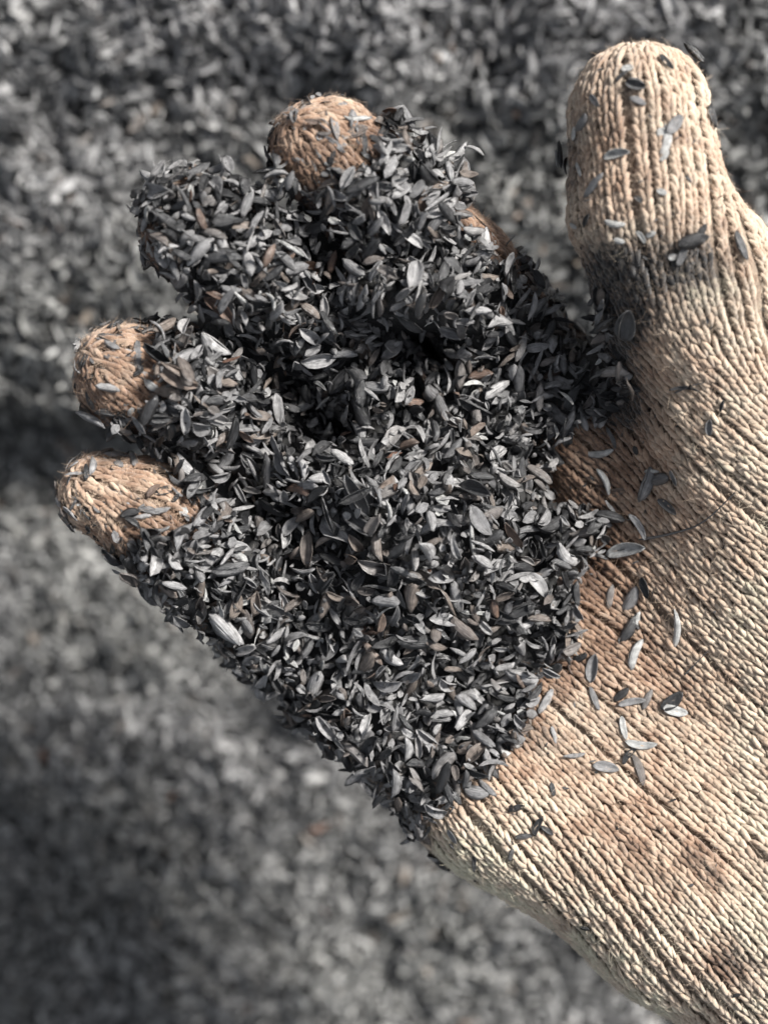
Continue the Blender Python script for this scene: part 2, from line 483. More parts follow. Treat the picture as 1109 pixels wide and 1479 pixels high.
def surface_nets(f, lo, hi, h):
    ax = [np.arange(lo[i], hi[i] + h, h) for i in range(3)]
    n = [len(a) for a in ax]
    Pn = np.stack(np.meshgrid(*ax, indexing='ij'), -1)
    d = np.empty(n)
    for i in range(0, n[0], 12):
        d[i:i + 12] = f(Pn[i:i + 12])
    ins = d < 0
    corner = [(i, j, k) for i in (0, 1) for j in (0, 1) for k in (0, 1)]
    sl = lambda a, c: a[c[0]:n[0] - 1 + c[0], c[1]:n[1] - 1 + c[1], c[2]:n[2] - 1 + c[2]]
    cnt = sum(sl(ins, c).astype(int) for c in corner)
    act = (cnt > 0) & (cnt < 8)
    acc = np.zeros(act.shape + (3,)); num = np.zeros(act.shape)
    for a in corner:
        for b in corner:
            if sum(abs(a[i] - b[i]) for i in range(3)) != 1 or a > b: continue
            da, db = sl(d, a), sl(d, b)
            c = ((da < 0) != (db < 0)) & act
            t = np.where(c, da / np.where(da - db == 0, 1, da - db), 0)
            for i in range(3):
                acc[..., i] += np.where(c, a[i] + t * (b[i] - a[i]), 0)
            num += c
    vid = np.full(act.shape, -1); vid[act] = np.arange(act.sum())
    I = np.argwhere(act)
    V = np.array(lo) + h * (I + acc[act] / num[act][:, None])
    F = []
    for axx in range(3):
        u, v = [(1, 2), (2, 0), (0, 1)][axx]
        s0 = [slice(1, n[i] - 1) for i in range(3)]; s1 = list(s0)
        s0[axx] = slice(0, n[axx] - 1); s1[axx] = slice(1, n[axx])
        A, B = ins[tuple(s0)], ins[tuple(s1)]
        ch = np.argwhere(A != B)
        if not len(ch): continue
        fl = A[tuple(ch.T)]
        base = ch.copy(); base[:, u] += 1; base[:, v] += 1
        def cell(du, dv):
            c = base.copy(); c[:, u] += du; c[:, v] += dv
            return vid[tuple(c.T)]
        q = np.stack([cell(-1, -1), cell(0, -1), cell(0, 0), cell(-1, 0)], -1)
        q = np.where(fl[:, None], q, q[:, ::-1])
        F.append(q)
    F = np.vstack(F)
    return V, F[(F >= 0).all(1)]

allp = np.array([p for c in list(CHM.values()) + PM for p, r in c]); allr = np.array([r for c in list(CHM.values()) + PM for p, r in c])
lo = (allp - allr[:, None]).min(0) - 5; hi = (allp + allr[:, None]).max(0) + 5
HV, HF = surface_nets(hand_sd, lo, hi, 1.7)
eps = .4
HN = np.stack([hand_sd(HV + np.eye(3)[i] * eps) - hand_sd(HV - np.eye(3)[i] * eps) for i in range(3)], -1)
HN /= np.linalg.norm(HN, axis=1)[:, None]
HV = HV - HN * hand_sd(HV)[:, None]                   # settle onto the exact surface
bvh = BVHTree.FromPolygons([tuple(v) for v in HV], [tuple(f) for f in HF])

def region_of(p):
    """0 palm, 1 thumb, 2..5 fingers"""
    ds = []
    dpalm = None
    for c in PM:
        q = chain_sd(p, c, 1); dpalm = q if dpalm is None else np.minimum(dpalm, q)
    ds.append(dpalm)
    ds.append(chain_sd(p, CHM['thumb'][:4], 1) + .0)
    for k in FING: ds.append(chain_sd(p, CHM[k], 1))
    return np.argmin(np.stack(ds, -1), -1)

# dense husk cover, photo pixels
COVER = [(548,205),(600,205),(652,235),(672,285),(655,305),(705,355),(770,405),(805,440),(862,485),(893,525),(908,572),(880,605),(835,620),
         (800,650),(795,715),(850,735),(880,760),(868,800),(838,840),(836,900),(828,950),(775,985),(768,1040),(745,1085),(700,1125),(650,1148),
         (612,1190),(588,1212),(560,1170),(520,1128),(485,1092),(420,1058),(398,1012),(330,968),(308,930),(250,872),(202,845),(190,790),(225,765),
         (290,760),(300,720),(270,680),(215,650),(178,630),(205,600),(240,575),(225,520),(225,480),(282,450),(262,420),(222,385),(212,310),
         (232,265),(285,248),(345,278),(388,288),(398,262),(440,282),(500,262),(540,236)]
def cover_sd(px, py): return poly_sd(px, py, COVER)

# ------------------------------------------------------------------ stains and soot on the glove, and shade painted at the thumb crotch
def blob(px, py, cx, cy, rx, ry, ang=0):
    a = math.radians(ang); dx, dy = px - cx, py - cy
    u = (dx * math.cos(a) + dy * math.sin(a)) / rx; v = (-dx * math.sin(a) + dy * math.cos(a)) / ry
    return np.exp(-(u * u + v * v))
SOOT_SHADE = [(940,395,72,50,-8,1.0),(880,385,40,50,0,.7),(1000,375,40,26,0,.7),(1040,410,50,40,20,.42),(890,480,26,70,-12,.55),(915,465,28,28,0,.7),
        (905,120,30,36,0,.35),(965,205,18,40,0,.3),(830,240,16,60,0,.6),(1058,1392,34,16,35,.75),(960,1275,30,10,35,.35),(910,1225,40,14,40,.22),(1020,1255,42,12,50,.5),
        (600,1120,60,30,40,.5),(905,900,20,40,0,.25),(1000,600,12,8,0,.3),(845,1348,30,6,30,.3),(940,1030,70,26,0,.18),(780,1070,40,22,0,.45),(860,700,30,60,0,.3),(888,520,34,70,-10,.75),(905,585,48,40,0,.75),(868,430,30,60,-15,.6),(945,470,40,40,0,.25),(845,160,22,60,0,.25),(215,735,60,26,30,.2),(150,560,40,40,0,.22),(470,230,40,40,0,.25),(830,1010,40,60,0,.2)]  # thumb-crotch blobs: soot plus the dark shadow there, painted into the colour
def dirt_shade(p):
    px, py = to_px(p)
    base = .40 + .14 * fnoise(px / 150, py / 150, 41, 3) + .16 * fnoise(px / 45, py / 45, 43, 3)
    # the little-finger edge stayed clean, the wrist is pale
    edge = ((px - 630) * .70 - (py - 1215) * .71)         # px from the outer edge
    base = base - .34 * (1 - sstep(-10, 120, edge)) * sstep(900, 1150, py) 
    base = base - .12 * sstep(930, 1109, px) * sstep(560, 720, py)
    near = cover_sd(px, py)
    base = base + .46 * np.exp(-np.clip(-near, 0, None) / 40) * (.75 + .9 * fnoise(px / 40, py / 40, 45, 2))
    base = base + .25 * blob(px, py, 860, 640, 70, 60) + .18 * blob(px, py, 890, 900, 60, 160, -10) + .16 * blob(px, py, 960, 1000, 60, 90)
    base = base + .34 * blob(px, py, 1015, 1245, 62, 34, 45) + .42 * blob(px, py, 1050, 1392, 50, 24, 35) + .26 * blob(px, py, 910, 1225, 60, 22, 42) + .2 * blob(px, py, 960, 1290, 44, 16, 40) + .12 * blob(px, py, 890, 190, 60, 110)
    base = base + .16 * blob(px, py, 900, 1150, 80, 60) + .14 * blob(px, py, 880, 820, 60, 120, 0) + .16 * blob(px, py, 930, 690, 60, 50)
    r = region_of(p)
    base = base + np.where(r >= 2, .26, 0) - np.where(r == 5, .10, 0) - .10 * blob(px, py, 235, 690, 60, 30)
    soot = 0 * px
    for cx, cy, rx, ry, an, a in SOOT_SHADE: soot = soot + a * blob(px, py, cx, cy, rx, ry, an)
    soot = soot + .98 * sstep(-6, 36, near) + .30 * np.clip(fnoise(px / 26, py / 26, 55, 3), 0, 1)  # cloth under the husks blackened, painting the dark of the holes
    return np.clip(base, 0, 1), np.clip(soot, 0, 1)

# ------------------------------------------------------------------ glove objects
glove = link('work_glove', None, label='tan knitted cotton work glove, palm up and heaped with charred rice husks', category='glove')
base_pt = P(1240, 1330, -40) * MM
glove.location = base_pt
def under_glove(o, parent):
    o.parent = parent
    if parent is glove: o.location = -base_pt if isinstance(base_pt, Vector) else tuple(-base_pt)
    return o
REG = ['palm', 'thumb'] + FING
tone, soot = dirt_shade(HV)
fc = HV[HF].mean(1); fr = region_of(fc)
part = {}
for i, nme in enumerate(REG):
    f = HF[fr == i]
    u, inv = np.unique(f, return_inverse=True)
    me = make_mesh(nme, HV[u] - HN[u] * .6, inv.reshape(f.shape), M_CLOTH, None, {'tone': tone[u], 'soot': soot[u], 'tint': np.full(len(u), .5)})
    part[i] = link(nme, me)
    under_glove(part[i], glove)

# ------------------------------------------------------------------ knit: columns of stitches running over the cloth
WALE, COURSE = 2.6, 1.80
fdir = {2 + i: (CHM[k][0][0] - CHM[k][-1][0]) for i, k in enumerate(FING)}
reg_v = region_of(HV)
pxv, pyv = to_px(HV)
ang = np.radians(np.interp(((pxv - 630) * .70 - (pyv - 1215) * .71), [0, 420], [53, 38]))
tw = sstep(630, 430, pyv) if False else 1 - sstep(430, 640, pyv - .10 * (pxv - 1000))
tw = tw * sstep(800, 850, pxv)
ang_t = np.radians(np.interp(pyv, [60, 330, 480], [86, 84, 70]))
an = ang * (1 - tw) + ang_t * tw
FD = np.stack([-np.cos(an), np.sin(an), 0 * an], -1)
for r_, dv in fdir.items():
    FD[reg_v == r_] = dv / np.linalg.norm(dv)
FD -= HN * np.einsum('ij,ij->i', FD, HN)[:, None]
FD /= np.linalg.norm(FD, axis=1)[:, None] + 1e-9

cov_v = cover_sd(pxv, pyv)
want = (HN[:, 2] > -.35) & ~((cov_v > 26) & (HN[:, 2] > .1)) & (pxv < 1290) & (pyv < 1660) & (pxv > 40)
vl = HV.tolist(); nl_ = HN.tolist(); fl_ = FD.tolist(); wl2 = want.tolist(); Fl = HF.tolist()
from math import floor
cellsz = WALE
grid = {}
def gkey(p): return (floor(p[0] / cellsz), floor(p[1] / cellsz), floor(p[2] / cellsz))
def near_line(p, rad, skip=-1):
    k = gkey(p); r2 = rad * rad
    for a in (-1, 0, 1):
        for b in (-1, 0, 1):
            for c in (-1, 0, 1):
                for (x, y, z, l) in grid.get((k[0] + a, k[1] + b, k[2] + c), ()):
                    if l != skip and (x - p[0]) ** 2 + (y - p[1]) ** 2 + (z - p[2]) ** 2 < r2: return True
    return False
def sample(p):
    loc, nn, fi, dd = bvh.find_nearest(p)
    f = Fl[fi]
    ok = wl2[f[0]] and wl2[f[2]]
    n = [0, 0, 0]; d = [0, 0, 0]
    for i in f:
        w = 1.0 / (.15 + abs(vl[i][0] - p[0]) + abs(vl[i][1] - p[1]) + abs(vl[i][2] - p[2]))
        for c in range(3):
            n[c] += nl_[i][c] * w; d[c] += fl_[i][c] * w
    n = Vector(n).normalized(); d = Vector(d); d -= n * d.dot(n); d.normalize()
    return loc, n, d, ok
STEP = .85
def grow(seed, sgn, lid):
    pts = []; p = Vector(seed); prev = None
    for i in range(400):
        loc, n, d, ok = sample(p)
        if not ok or near_line(loc, WALE * .56, lid): break
        if prev is not None and d.dot(prev) < .3: break
        pts.append((loc, n, d)); prev = d
        p = loc + d * (STEP * sgn)
    return pts
lines = []; queue = []
def try_seed(s):
    loc, n, d, ok = sample(s)
    if not ok or near_line(loc, WALE * .82): return False
    lid = len(lines)
    a = grow(loc, 1, lid); b = grow(loc, -1, lid)
    pts = b[::-1] + a[1:]
    if len(pts) < 5: return False
    lines.append(pts)
    for q, _, _ in pts: grid.setdefault(gkey(q), []).append((q.x, q.y, q.z, lid))
    queue.append(lid); return True
seeds = [P(1040, 800, 12), P(930, 250, 36), P(472, 215, 30), P(281, 320, 28), P(183, 535, 24), P(150, 710, 19)]
for s in seeds: try_seed(Vector(s))
extra = np.where(want)[0][::37]
ei = 0
while True:
    if not queue:
        while ei < len(extra):
            ok = try_seed(Vector(HV[extra[ei]])); ei += 1
            if ok: break
        if not queue: break
    l = queue.pop(0)
    for q, n, d in lines[l][::4]:
        s = n.cross(d)
        for sg in (-1, 1): try_seed(q + s * (WALE * .99 * sg))

def vpot(p):
    px, py = to_px(p)
    t = 1 - sstep(430, 640, py - .10 * (px - 1000))
    t = t * sstep(800, 850, px)
    vp = -(px - 1000) * .72 - (py - 530) * .69
    vt = -(py - 530) * .97 - (px - 1000) * .15
    return (vp * (1 - t) + vt * t) / S
SP, SN, SD, SL, SG = [], [], [], [], []
for pts in lines:
    A = np.array([q for q, n, d in pts]); Nn = np.array([n for q, n, d in pts]); Dd = np.array([d for q, n, d in pts])
    seg = np.linalg.norm(np.diff(A, axis=0), axis=1)
    v = vpot(A)
    dv = np.clip(np.diff(v), .8 * seg, 1.25 * seg)
    vv = v[0] + np.concatenate([[0], np.cumsum(dv)])
    k = np.arange(math.ceil(vv[0] / COURSE), math.floor(vv[-1] / COURSE) + 1) * COURSE
    if not len(k): continue
    ip = lambda M_: np.stack([np.interp(k, vv, M_[:, i]) for i in range(3)], -1)
    pos = ip(A)
    ln = np.interp(k, (vv[1:] + vv[:-1]) / 2, seg / dv) * COURSE
    SP.append(pos); SN.append(ip(Nn)); SD.append(ip(Dd)); SL.append(ln)
SP = np.vstack(SP); SN = np.vstack(SN); SD = np.vstack(SD); SL = np.concatenate(SL)
SN /= np.linalg.norm(SN, axis=1)[:, None]; SD -= SN * np.einsum('ij,ij->i', SD, SN)[:, None]; SD /= np.linalg.norm(SD, axis=1)[:, None]
SS = np.cross(SN, SD)
ns = len(SP)
# each stitch: two slanting legs of yarn
NR, NSD = 6, 6
tt = np.linspace(-1, 1, NR)
def legs(side):
    rj = lambda a: RNG.normal(0, a, ns)
    w = WALE * (1 + rj(.05)); wid = 1 + rj(.13)
    c_s = side * w[:, None] * (.225 + .185 * tt[None] + .035 * RNG.normal(0, 1, (ns, 1)))
    c_d = SL[:, None] * (.98 * tt[None] + .13 * RNG.normal(0, 1, (ns, 1)))
    hh = (.32 - .68 * np.abs(tt[None]) ** 2.0) + .12 * rj(1)[:, None]
    rad = .58 * wid[:, None] * (1 - .34 * np.abs(tt[None]) ** 2.2)
    C = SP[:, None] + SS[:, None] * c_s[..., None] + SD[:, None] * c_d[..., None] + SN[:, None] * hh[..., None]
    th = np.arange(NSD) / NSD * 2 * math.pi
    ax_d = SD[:, None] * 1.0 + SS[:, None] * (side * .52)
    ax_d = ax_d / np.linalg.norm(ax_d, axis=-1)[..., None]
    ax_s = np.cross(ax_d, SN[:, None])
    V = C[:, :, None] + rad[..., None, None] * (ax_s[:, :, None] * np.cos(th)[None, None, :, None] * .92 + SN[:, None, None] * np.sin(th)[None, None, :, None])
    uvv = np.stack(np.broadcast_arrays((th / (2 * math.pi))[None, None, :] * 2.0, (tt * 1.6)[None, :, None] + RNG.random((ns, 1, 1)) * 9), -1)
    return V.reshape(ns, -1, 3), uvv.reshape(ns, -1, 2)
ring = np.arange(NR * NSD).reshape(NR, NSD)
LF = np.stack([ring[:-1], np.roll(ring, -1, 1)[:-1], np.roll(ring, -1, 1)[1:], ring[1:]], -1).reshape(-1, 4)
legL, uvL = legs(-1); legR, uvR = legs(1)
reg_s = region_of(SP)
t_s, so_s = dirt_shade(SP)
nvl = NR * NSD
for i in range(6):
    m = np.where(reg_s == i)[0]
    if not len(m): continue
    V = np.concatenate([legL[m], legR[m]]).reshape(-1, 3); U = np.concatenate([uvL[m], uvR[m]]).reshape(-1, 2)
    k2 = 2 * len(m)
    F = (LF[None] + (np.arange(k2) * nvl)[:, None, None]).reshape(-1, 4)
    rp = lambda a: np.repeat(np.concatenate([a[m], a[m]]), nvl)
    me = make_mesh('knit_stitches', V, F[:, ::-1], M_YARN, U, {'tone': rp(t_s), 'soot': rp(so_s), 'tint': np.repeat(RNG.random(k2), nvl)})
    o = link('knit_stitches', me, part[i], kind='stuff')
print('stitches', ns, 'wales', len(lines))

# lint: fine cotton fibres, most of them lying on the yarn, some standing off it
tri_area = np.linalg.norm(np.cross(HV[HF[:, 1]] - HV[HF[:, 0]], HV[HF[:, 2]] - HV[HF[:, 0]]), axis=1)
fw = want[HF[:, 0]] & want[HF[:, 2]] & (to_px(HV)[0][HF[:, 0]] < 1190)
cand = np.where(fw)[0]
NL = 95000
lw = tri_area[cand] * np.where(fr[cand] >= 2, 3.2, np.where(fr[cand] == 1, 1.3, 1.0))
pick = RNG.choice(cand, NL, p=lw / lw.sum())
a, b = RNG.random((NL, 1)), RNG.random((NL, 1))
q = HF[pick]
LP_ = (HV[q[:, 0]] * (1 - a) + HV[q[:, 1]] * a) * (1 - b) + (HV[q[:, 3]] * (1 - a) + HV[q[:, 2]] * a) * b
LN_ = HN[q].mean(1); LN_ /= np.linalg.norm(LN_, axis=1)[:, None]
up = np.where(RNG.random((NL, 1)) < .75, RNG.uniform(.0, .25, (NL, 1)), RNG.uniform(.3, 1.2, (NL, 1)))
d0 = RNG.normal(0, 1, (NL, 3)); d0 -= LN_ * np.einsum('ij,ij->i', d0, LN_)[:, None]
d0 = d0 / np.linalg.norm(d0, axis=1)[:, None] + LN_ * up; d0 /= np.linalg.norm(d0, axis=1)[:, None]
cv = RNG.normal(0, .75, (NL, 3)); cv -= LN_ * (np.einsum('ij,ij->i', cv, LN_) * .7)[:, None]
ln = RNG.gamma(2.2, .36, (NL, 1)).clip(.3, 2.6)
NSG = 4
tt4 = np.linspace(0, 1, NSG)[None, :, None]
C = (LP_ + LN_ * RNG.uniform(.45, .95, (NL, 1)))[:, None] + d0[:, None] * (ln[:, None] * tt4) + cv[:, None] * (ln[:, None] * tt4 ** 2)
u1 = np.cross(d0, LN_ + RNG.normal(0, .3, (NL, 3))); u1 /= np.linalg.norm(u1, axis=1)[:, None]
rad = (.022 * (1 - .5 * tt4))
V = np.stack([C - u1[:, None] * rad, C + u1[:, None] * rad], 2)
rg = np.arange(NSG * 2).reshape(NSG, 2)
FF = np.stack([rg[:-1, 0], rg[:-1, 1], rg[1:, 1], rg[1:, 0]], -1)
t_l, so_l = dirt_shade(LP_); reg_l = region_of(LP_)
for i in range(6):
    m = np.where(reg_l == i)[0]
    if not len(m): continue
    n12 = NSG * 2
    F = (FF[None] + (np.arange(len(m)) * n12)[:, None, None]).reshape(-1, 4)
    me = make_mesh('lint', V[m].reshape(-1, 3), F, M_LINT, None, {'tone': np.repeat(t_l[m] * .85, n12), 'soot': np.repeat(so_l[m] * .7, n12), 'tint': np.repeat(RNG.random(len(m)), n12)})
    link('lint', me, part[i], kind='stuff')

# ------------------------------------------------------------------ the handful of husks: height of its core, then husks dropped one by one
GR = .5
x0, x1, y0, y1 = -78, 62, -78, 88
hx = np.arange(x0, x1, GR); hy = np.arange(y0, y1, GR)
XX, YY = np.meshgrid(hx, hy, indexing='ij')
top = np.full(XX.shape, -60.0)
for i in range(0, len(hx), 2):
    for j in range(0, len(hy), 2):
        hit = bvh.ray_cast(Vector((hx[i], hy[j], 100)), Vector((0, 0, -1)))
        if hit[0] is not None: top[i:i + 2, j:j + 2] = hit[0].z
# (cx, cy, rx, ry, angle, height)
MOUND = [(535,562,46,34,0,13),(690,455,55,50,40,8),(480,680,110,45,20,7),(630,760,210,150,20,24),(560,960,170,110,35,9),(470,390,200,75,30,17),(330,490,130,80,20,13),(610,300,60,60,0,8),(610,418,110,52,10,23),(300,640,140,60,25,7),(330,830,150,70,35,5),(720,560,100,80,40,7)]
HOLES = [(592,508,74,22,-5,34),(432,610,56,30,10,34),(470,560,45,30,-30,8),(405,265,22,60,0,12),(640,690,30,18,0,7),(700,640,18,24,0,6),(470,1060,40,14,30,6),(760,800,24,40,0,6),(520,690,30,16,0,6),(390,735,50,12,20,7),(285,600,70,10,20,9),(860,540,40,60,20,6)]
def mound(px, py):
    z = -9 + 0 * px
    for cx, cy, rx, ry, a_, h in MOUND: z = z + h * blob(px, py, cx, cy, rx, ry, a_)
    return z
def holes(px, py):
    z = 0 * px
    for cx, cy, rx, ry, a_, h in HOLES: z = z + h * blob(px, py, cx, cy, rx, ry, a_)
    return z
zt = np.where(top > -50, top, 0)
for it in range(3):
    pts = np.stack([XX, YY, zt], -1)
    PX, PY = to_px(pts)
    sd = cover_sd(PX, PY)
    mz = mound(PX, PY) + 2.2 * fnoise(XX / 8, YY / 8, 71, 2)
    f = sstep(0, 60, sd)
    floor_z = np.where(top > -50, top, mz - 8)
    core = floor_z + np.clip(mz - floor_z, 0, None) * f + 1.0 * f
    core = core - holes(PX, PY) * f
    zt = core
core = np.where(top > -50, np.maximum(core, top + .9), core)
CORE0 = core.copy()
H = np.where(sd > -4, core, np.where(top > -50, top, -60))
Hh = H.copy()
# core mesh: filler whose near-black colour stands in for shade between husks
inside = sd > 6
st = 2
ci, cj = np.meshgrid(np.arange(0, len(hx), st), np.arange(0, len(hy), st), indexing='ij')
inn = inside[ci, cj]
ids = np.full(inn.shape, -1); ids[inn] = np.arange(inn.sum())
CVt = np.stack([XX[ci, cj][inn], YY[ci, cj][inn], np.maximum(core - .5, np.where(top > -50, top + .9, -99))[ci, cj][inn]], -1)
CVb = CVt - np.array([0, 0, 7.0])
q = np.stack([ids[:-1, :-1], ids[1:, :-1], ids[1:, 1:], ids[:-1, 1:]], -1).reshape(-1, 4)
q = q[(q >= 0).all(1)]
nt_ = len(CVt)
ed = {}
for f4 in q.tolist():
    for a_, b_ in zip(f4, f4[1:] + f4[:1]): ed[(a_, b_)] = 1
skirt = [(b_, a_, a_ + nt_, b_ + nt_) for (a_, b_) in ed if (b_, a_) not in ed]
core_me = make_mesh('char_core', np.vstack([CVt, CVb]), np.vstack([q, q[:, ::-1] + nt_, np.array(skirt)]), M_CORE)

protos = make_protos(90, 21, 0)
husks = []       # dict(pr, R, p, tint, sc, zone)
def hz(x, y):
    i = int((x - x0) / GR + .5); j = int((y - y0) / GR + .5)
    if 0 <= i < H.shape[0] and 0 <= j < H.shape[1]: return H[i, j]
    return -60.0
ss = np.array([-.46, -.31, -.16, .16, .31, .46])
rr = random.Random(5)
def drop(x, y, pr, yaw_, sc, tint, sink=0.0, pitch=0.0, rollx=None):
    L, Wd = pr['L'] * sc, pr['W'] * sc
    cx, sy = math.cos(yaw_), math.sin(yaw_)
    sl = ss * L
    hs = np.array([max(hz(x + cx * s - sy * o, y + sy * s + cx * o) for o in (-.25 * Wd, .25 * Wd)) for s in sl])
    best = -1e9; slope = 0
    for i in range(3):
        for j in range(3, 6):
            m_ = (hs[j] - hs[i]) / (sl[j] - sl[i]); z0 = hs[i] - m_ * sl[i]
            if z0 > best: best, slope = z0, m_
    if best < -40: return None
    ic, jc = int((x - x0) / GR + .5), int((y - y0) / GR + .5)
    if best > CORE0[ic, jc] + 3.6 and best > Hmax[ic, jc] + 3.2: return None
    slope = max(-1.2, min(1.2, slope))
    best = max(best, hz(x, y))
    pa = math.atan(slope) + pitch
    roll = math.atan2(hz(x - sy * .5 * Wd, y + cx * .5 * Wd) - hz(x + sy * .5 * Wd, y - cx * .5 * Wd), Wd + .6)
    roll = max(-.9, min(.9, roll)) * .8 + (rr.gauss(0, .3) if rollx is None else rollx)
    xa = np.array([cx * math.cos(pa), sy * math.cos(pa), math.sin(pa)])
    yl = np.array([-sy, cx, 0.0]); zl = np.cross(xa, yl)
    ya = yl * math.cos(roll) + zl * math.sin(roll)
    za = np.cross(xa, ya)
    if rr.random() < .5: za, ya = -za, -ya
    t_ = pr['T'] * sc
    zc = best + .30 * t_ - sink + abs(math.sin(pitch)) * L * .3
    p = np.array([x, y, zc])
    top_t = .28 * t_ + .1
    for s in (-.42, -.28, -.14, 0, .14, .28, .42):
        for o in (-.3 * Wd, 0, .3 * Wd):
            i = int((x + cx * s * L - sy * o - x0) / GR + .5); j = int((y + sy * s * L + cx * o - y0) / GR + .5)
            if 0 <= i < H.shape[0] and 0 <= j < H.shape[1]:
                H[i, j] = max(H[i, j], min(zc + math.tan(max(-1, min(1, pa))) * s * L + top_t, best + 1.6))
    h = dict(pr=pr, R=np.stack([xa, ya, za], 1), p=p, tint=tint, sc=sc, n=[(x + cx * s * L, y + sy * s * L, zc + math.tan(pa) * s * L) for s in (-.35, 0, .35)])
    husks.append(h)
    return h
# candidate cells, weighted
Hmax = CORE0.copy()                        # how high the ground under a husk rises nearby
for _ in range(4):
    Hmax[1:] = np.maximum(Hmax[1:], Hmax[:-1]); Hmax[:-1] = np.maximum(Hmax[:-1], Hmax[1:])
    Hmax[:, 1:] = np.maximum(Hmax[:, 1:], Hmax[:, :-1]); Hmax[:, :-1] = np.maximum(Hmax[:, :-1], Hmax[:, 1:])
cells = np.argwhere(sd > 4)
NH = 11000
hv = holes(PX, PY)
ch = cells[RNG.integers(0, len(cells), NH)]
for c in ch:
    pr = protos[rr.randrange(len(protos))]
    pt = rr.gauss(0, .5) if rr.random() < .38 else rr.gauss(0, .15)
    drop(hx[c[0]] + rr.uniform(-.3, .3), hy[c[1]] + rr.uniform(-.3, .3), pr, rr.uniform(0, 2 * math.pi), rr.choice((.45, .6, .8, .9, .95, 1, 1, 1.05, 1.15, 1.3)), tint_of(rr, pr['k']), sink=rr.uniform(0, .35), pitch=max(-.9, min(.9, pt)))
n_drop = len(husks)

# husks clinging to the fingers, the rim and the knit, laid along the surface
def cling(loc, n, pr, sc, tint, lift_=.2, tilt=.35, yaw_=None, dirx=None):
    n = np.array(n)
    r = RNG.normal(0, 1, 3) if dirx is None else dirx
    xa = r - n * (r @ n); xa /= np.linalg.norm(xa)
    za = n + RNG.normal(0, tilt, 3); za -= xa * (za @ xa) * (1 if dirx is not None else .6); za /= np.linalg.norm(za)
    R = frame(xa - za * (xa @ za), za)
    if rr.random() < .5: R = R @ np.diag([1, -1, -1])
    p = np.array(loc) + n * (lift_ + .25 * pr['T'] * sc)
    husks.append(dict(pr=pr, R=R, p=p, tint=tint, sc=sc, n=None)); return husks[-1]

fc_px, fc_py = to_px(fc)
fcn = HN[HF].mean(1); fcn /= np.linalg.norm(fcn, axis=1)[:, None]
cs = cover_sd(fc_px, fc_py)
dens = np.zeros(len(fc))
dens += np.where((fcn[:, 2] > -.25) & (cs > -14), 1.0, 0) * np.where(fcn[:, 2] < .75, 1.0, .25)      # rim
tips = (fr >= 2) & (fcn[:, 2] > -.3) & (fc_px < 620)
dens += np.where(tips & (fr == 3), 2.2, 0) + np.where(tips & (fr == 2), 1.3, 0) + np.where(tips & (fr == 4), 2.1, 0) + np.where(tips & (fr == 5), 2.1, 0)
dens += np.where((fr == 0) & (fc_px < 640) & (fcn[:, 2] > -.45) & (fcn[:, 2] < .6) & (fc_py > 780), .9, 0)
dens += np.where((fr <= 1) & (fcn[:, 2] > .2), .22 * np.exp(-np.clip(-cs, 0, None) / 26), 0)
ar = tri_area * dens
NC = 3700
for fi in RNG.choice(len(fc), NC, p=ar / ar.sum()):
    pr = protos[rr.randrange(len(protos))]
    on_tip = tips[fi] and fr[fi] != 3
    sc = rr.choice((.25, .35, .5, .7, .85, 1)) if on_tip else rr.uniform(.75, 1.1)
    cling(fc[fi] + RNG.normal(0, .4, 3), fcn[fi], pr, sc, tint_of(rr, pr['k']), rr.uniform(.2, .9), .4)
# crumbs of char caught in the knit
dc = np.where((fcn[:, 2] > 0) & (cs < 0) & (fc_px < 1120), np.exp(-np.clip(-cs, 0, None) / 70) + .10 + 1.2 * blob(fc_px, fc_py, 930, 300, 110, 140), 0) * tri_area
for fi in RNG.choice(len(fc), 420, p=dc / dc.sum()):
    pr = protos[rr.randrange(len(protos))]
    cling(fc[fi] + RNG.normal(0, .4, 3), fcn[fi], pr, rr.choice((.10, .14, .18, .24, .34)), rr.uniform(0, .5), rr.uniform(.6, .95), .5)
# a spiky tuft beside the index fingertip
for i in range(110):
    x, y = rr.gauss(632, 24), rr.gauss(258, 30)
    pr = protos[rr.randrange(len(protos))]
    p = P(x, y, 19 + rr.uniform(-7, 6))
    d_ = np.array([rr.gauss(.75, .45), rr.gauss(.35, .5), rr.gauss(.15, .4)])
    cling(p, np.array([.2, .1, 1.0]) / 1.03, pr, rr.uniform(.8, 1.15), tint_of(rr, pr['k']), 0, .5, dirx=d_)

# ------------------------------------------------------------------ which husks show largest: those become objects of their own
score = []
for i, h in enumerate(husks):
    ar_ = h['pr']['L'] * h['pr']['W'] * h['sc'] ** 2 * (abs(h['R'][2, 2]) * .8 + .2)
    if h['n'] is not None:
        vis = np.mean([1.0 if hz(a_, b_) - z_ < .75 + .35 * h['pr']['T'] else 0.0 for a_, b_, z_ in h['n']])
    else: vis = .5 if h['R'][2, 2] ** 2 > .1 else .2
    score.append(ar_ * vis ** 2)
order = np.argsort(-np.array(score))
buried = set()                                        # husks that nothing shows of
for i, h in enumerate(husks):
    if h['n'] is not None and min(hz(a_, b_) - z_ for a_, b_, z_ in h['n']) > 2.6: buried.add(i)
print('husks', len(husks), 'buried', len(buried))
STRAY_BUDGET = 75
single = set(order[:300 - STRAY_BUDGET].tolist())
pile = Batch()
v_, f_ = core_me, None
for i, h in enumerate(husks):
    if i not in single and i not in buried: pile.add(h['pr'], h['R'], h['p'], h['tint'], h['sc'])
pile_o = link('rice_husk_pile', pile.mesh('rice_husk_pile', M_HUSK), kind='stuff',
     label='dense heap of charred rice husks filling the palm and fingers of the glove', category='rice husks')
core_o = link('dark_gap_filler', core_me, pile_o, kind='stuff')

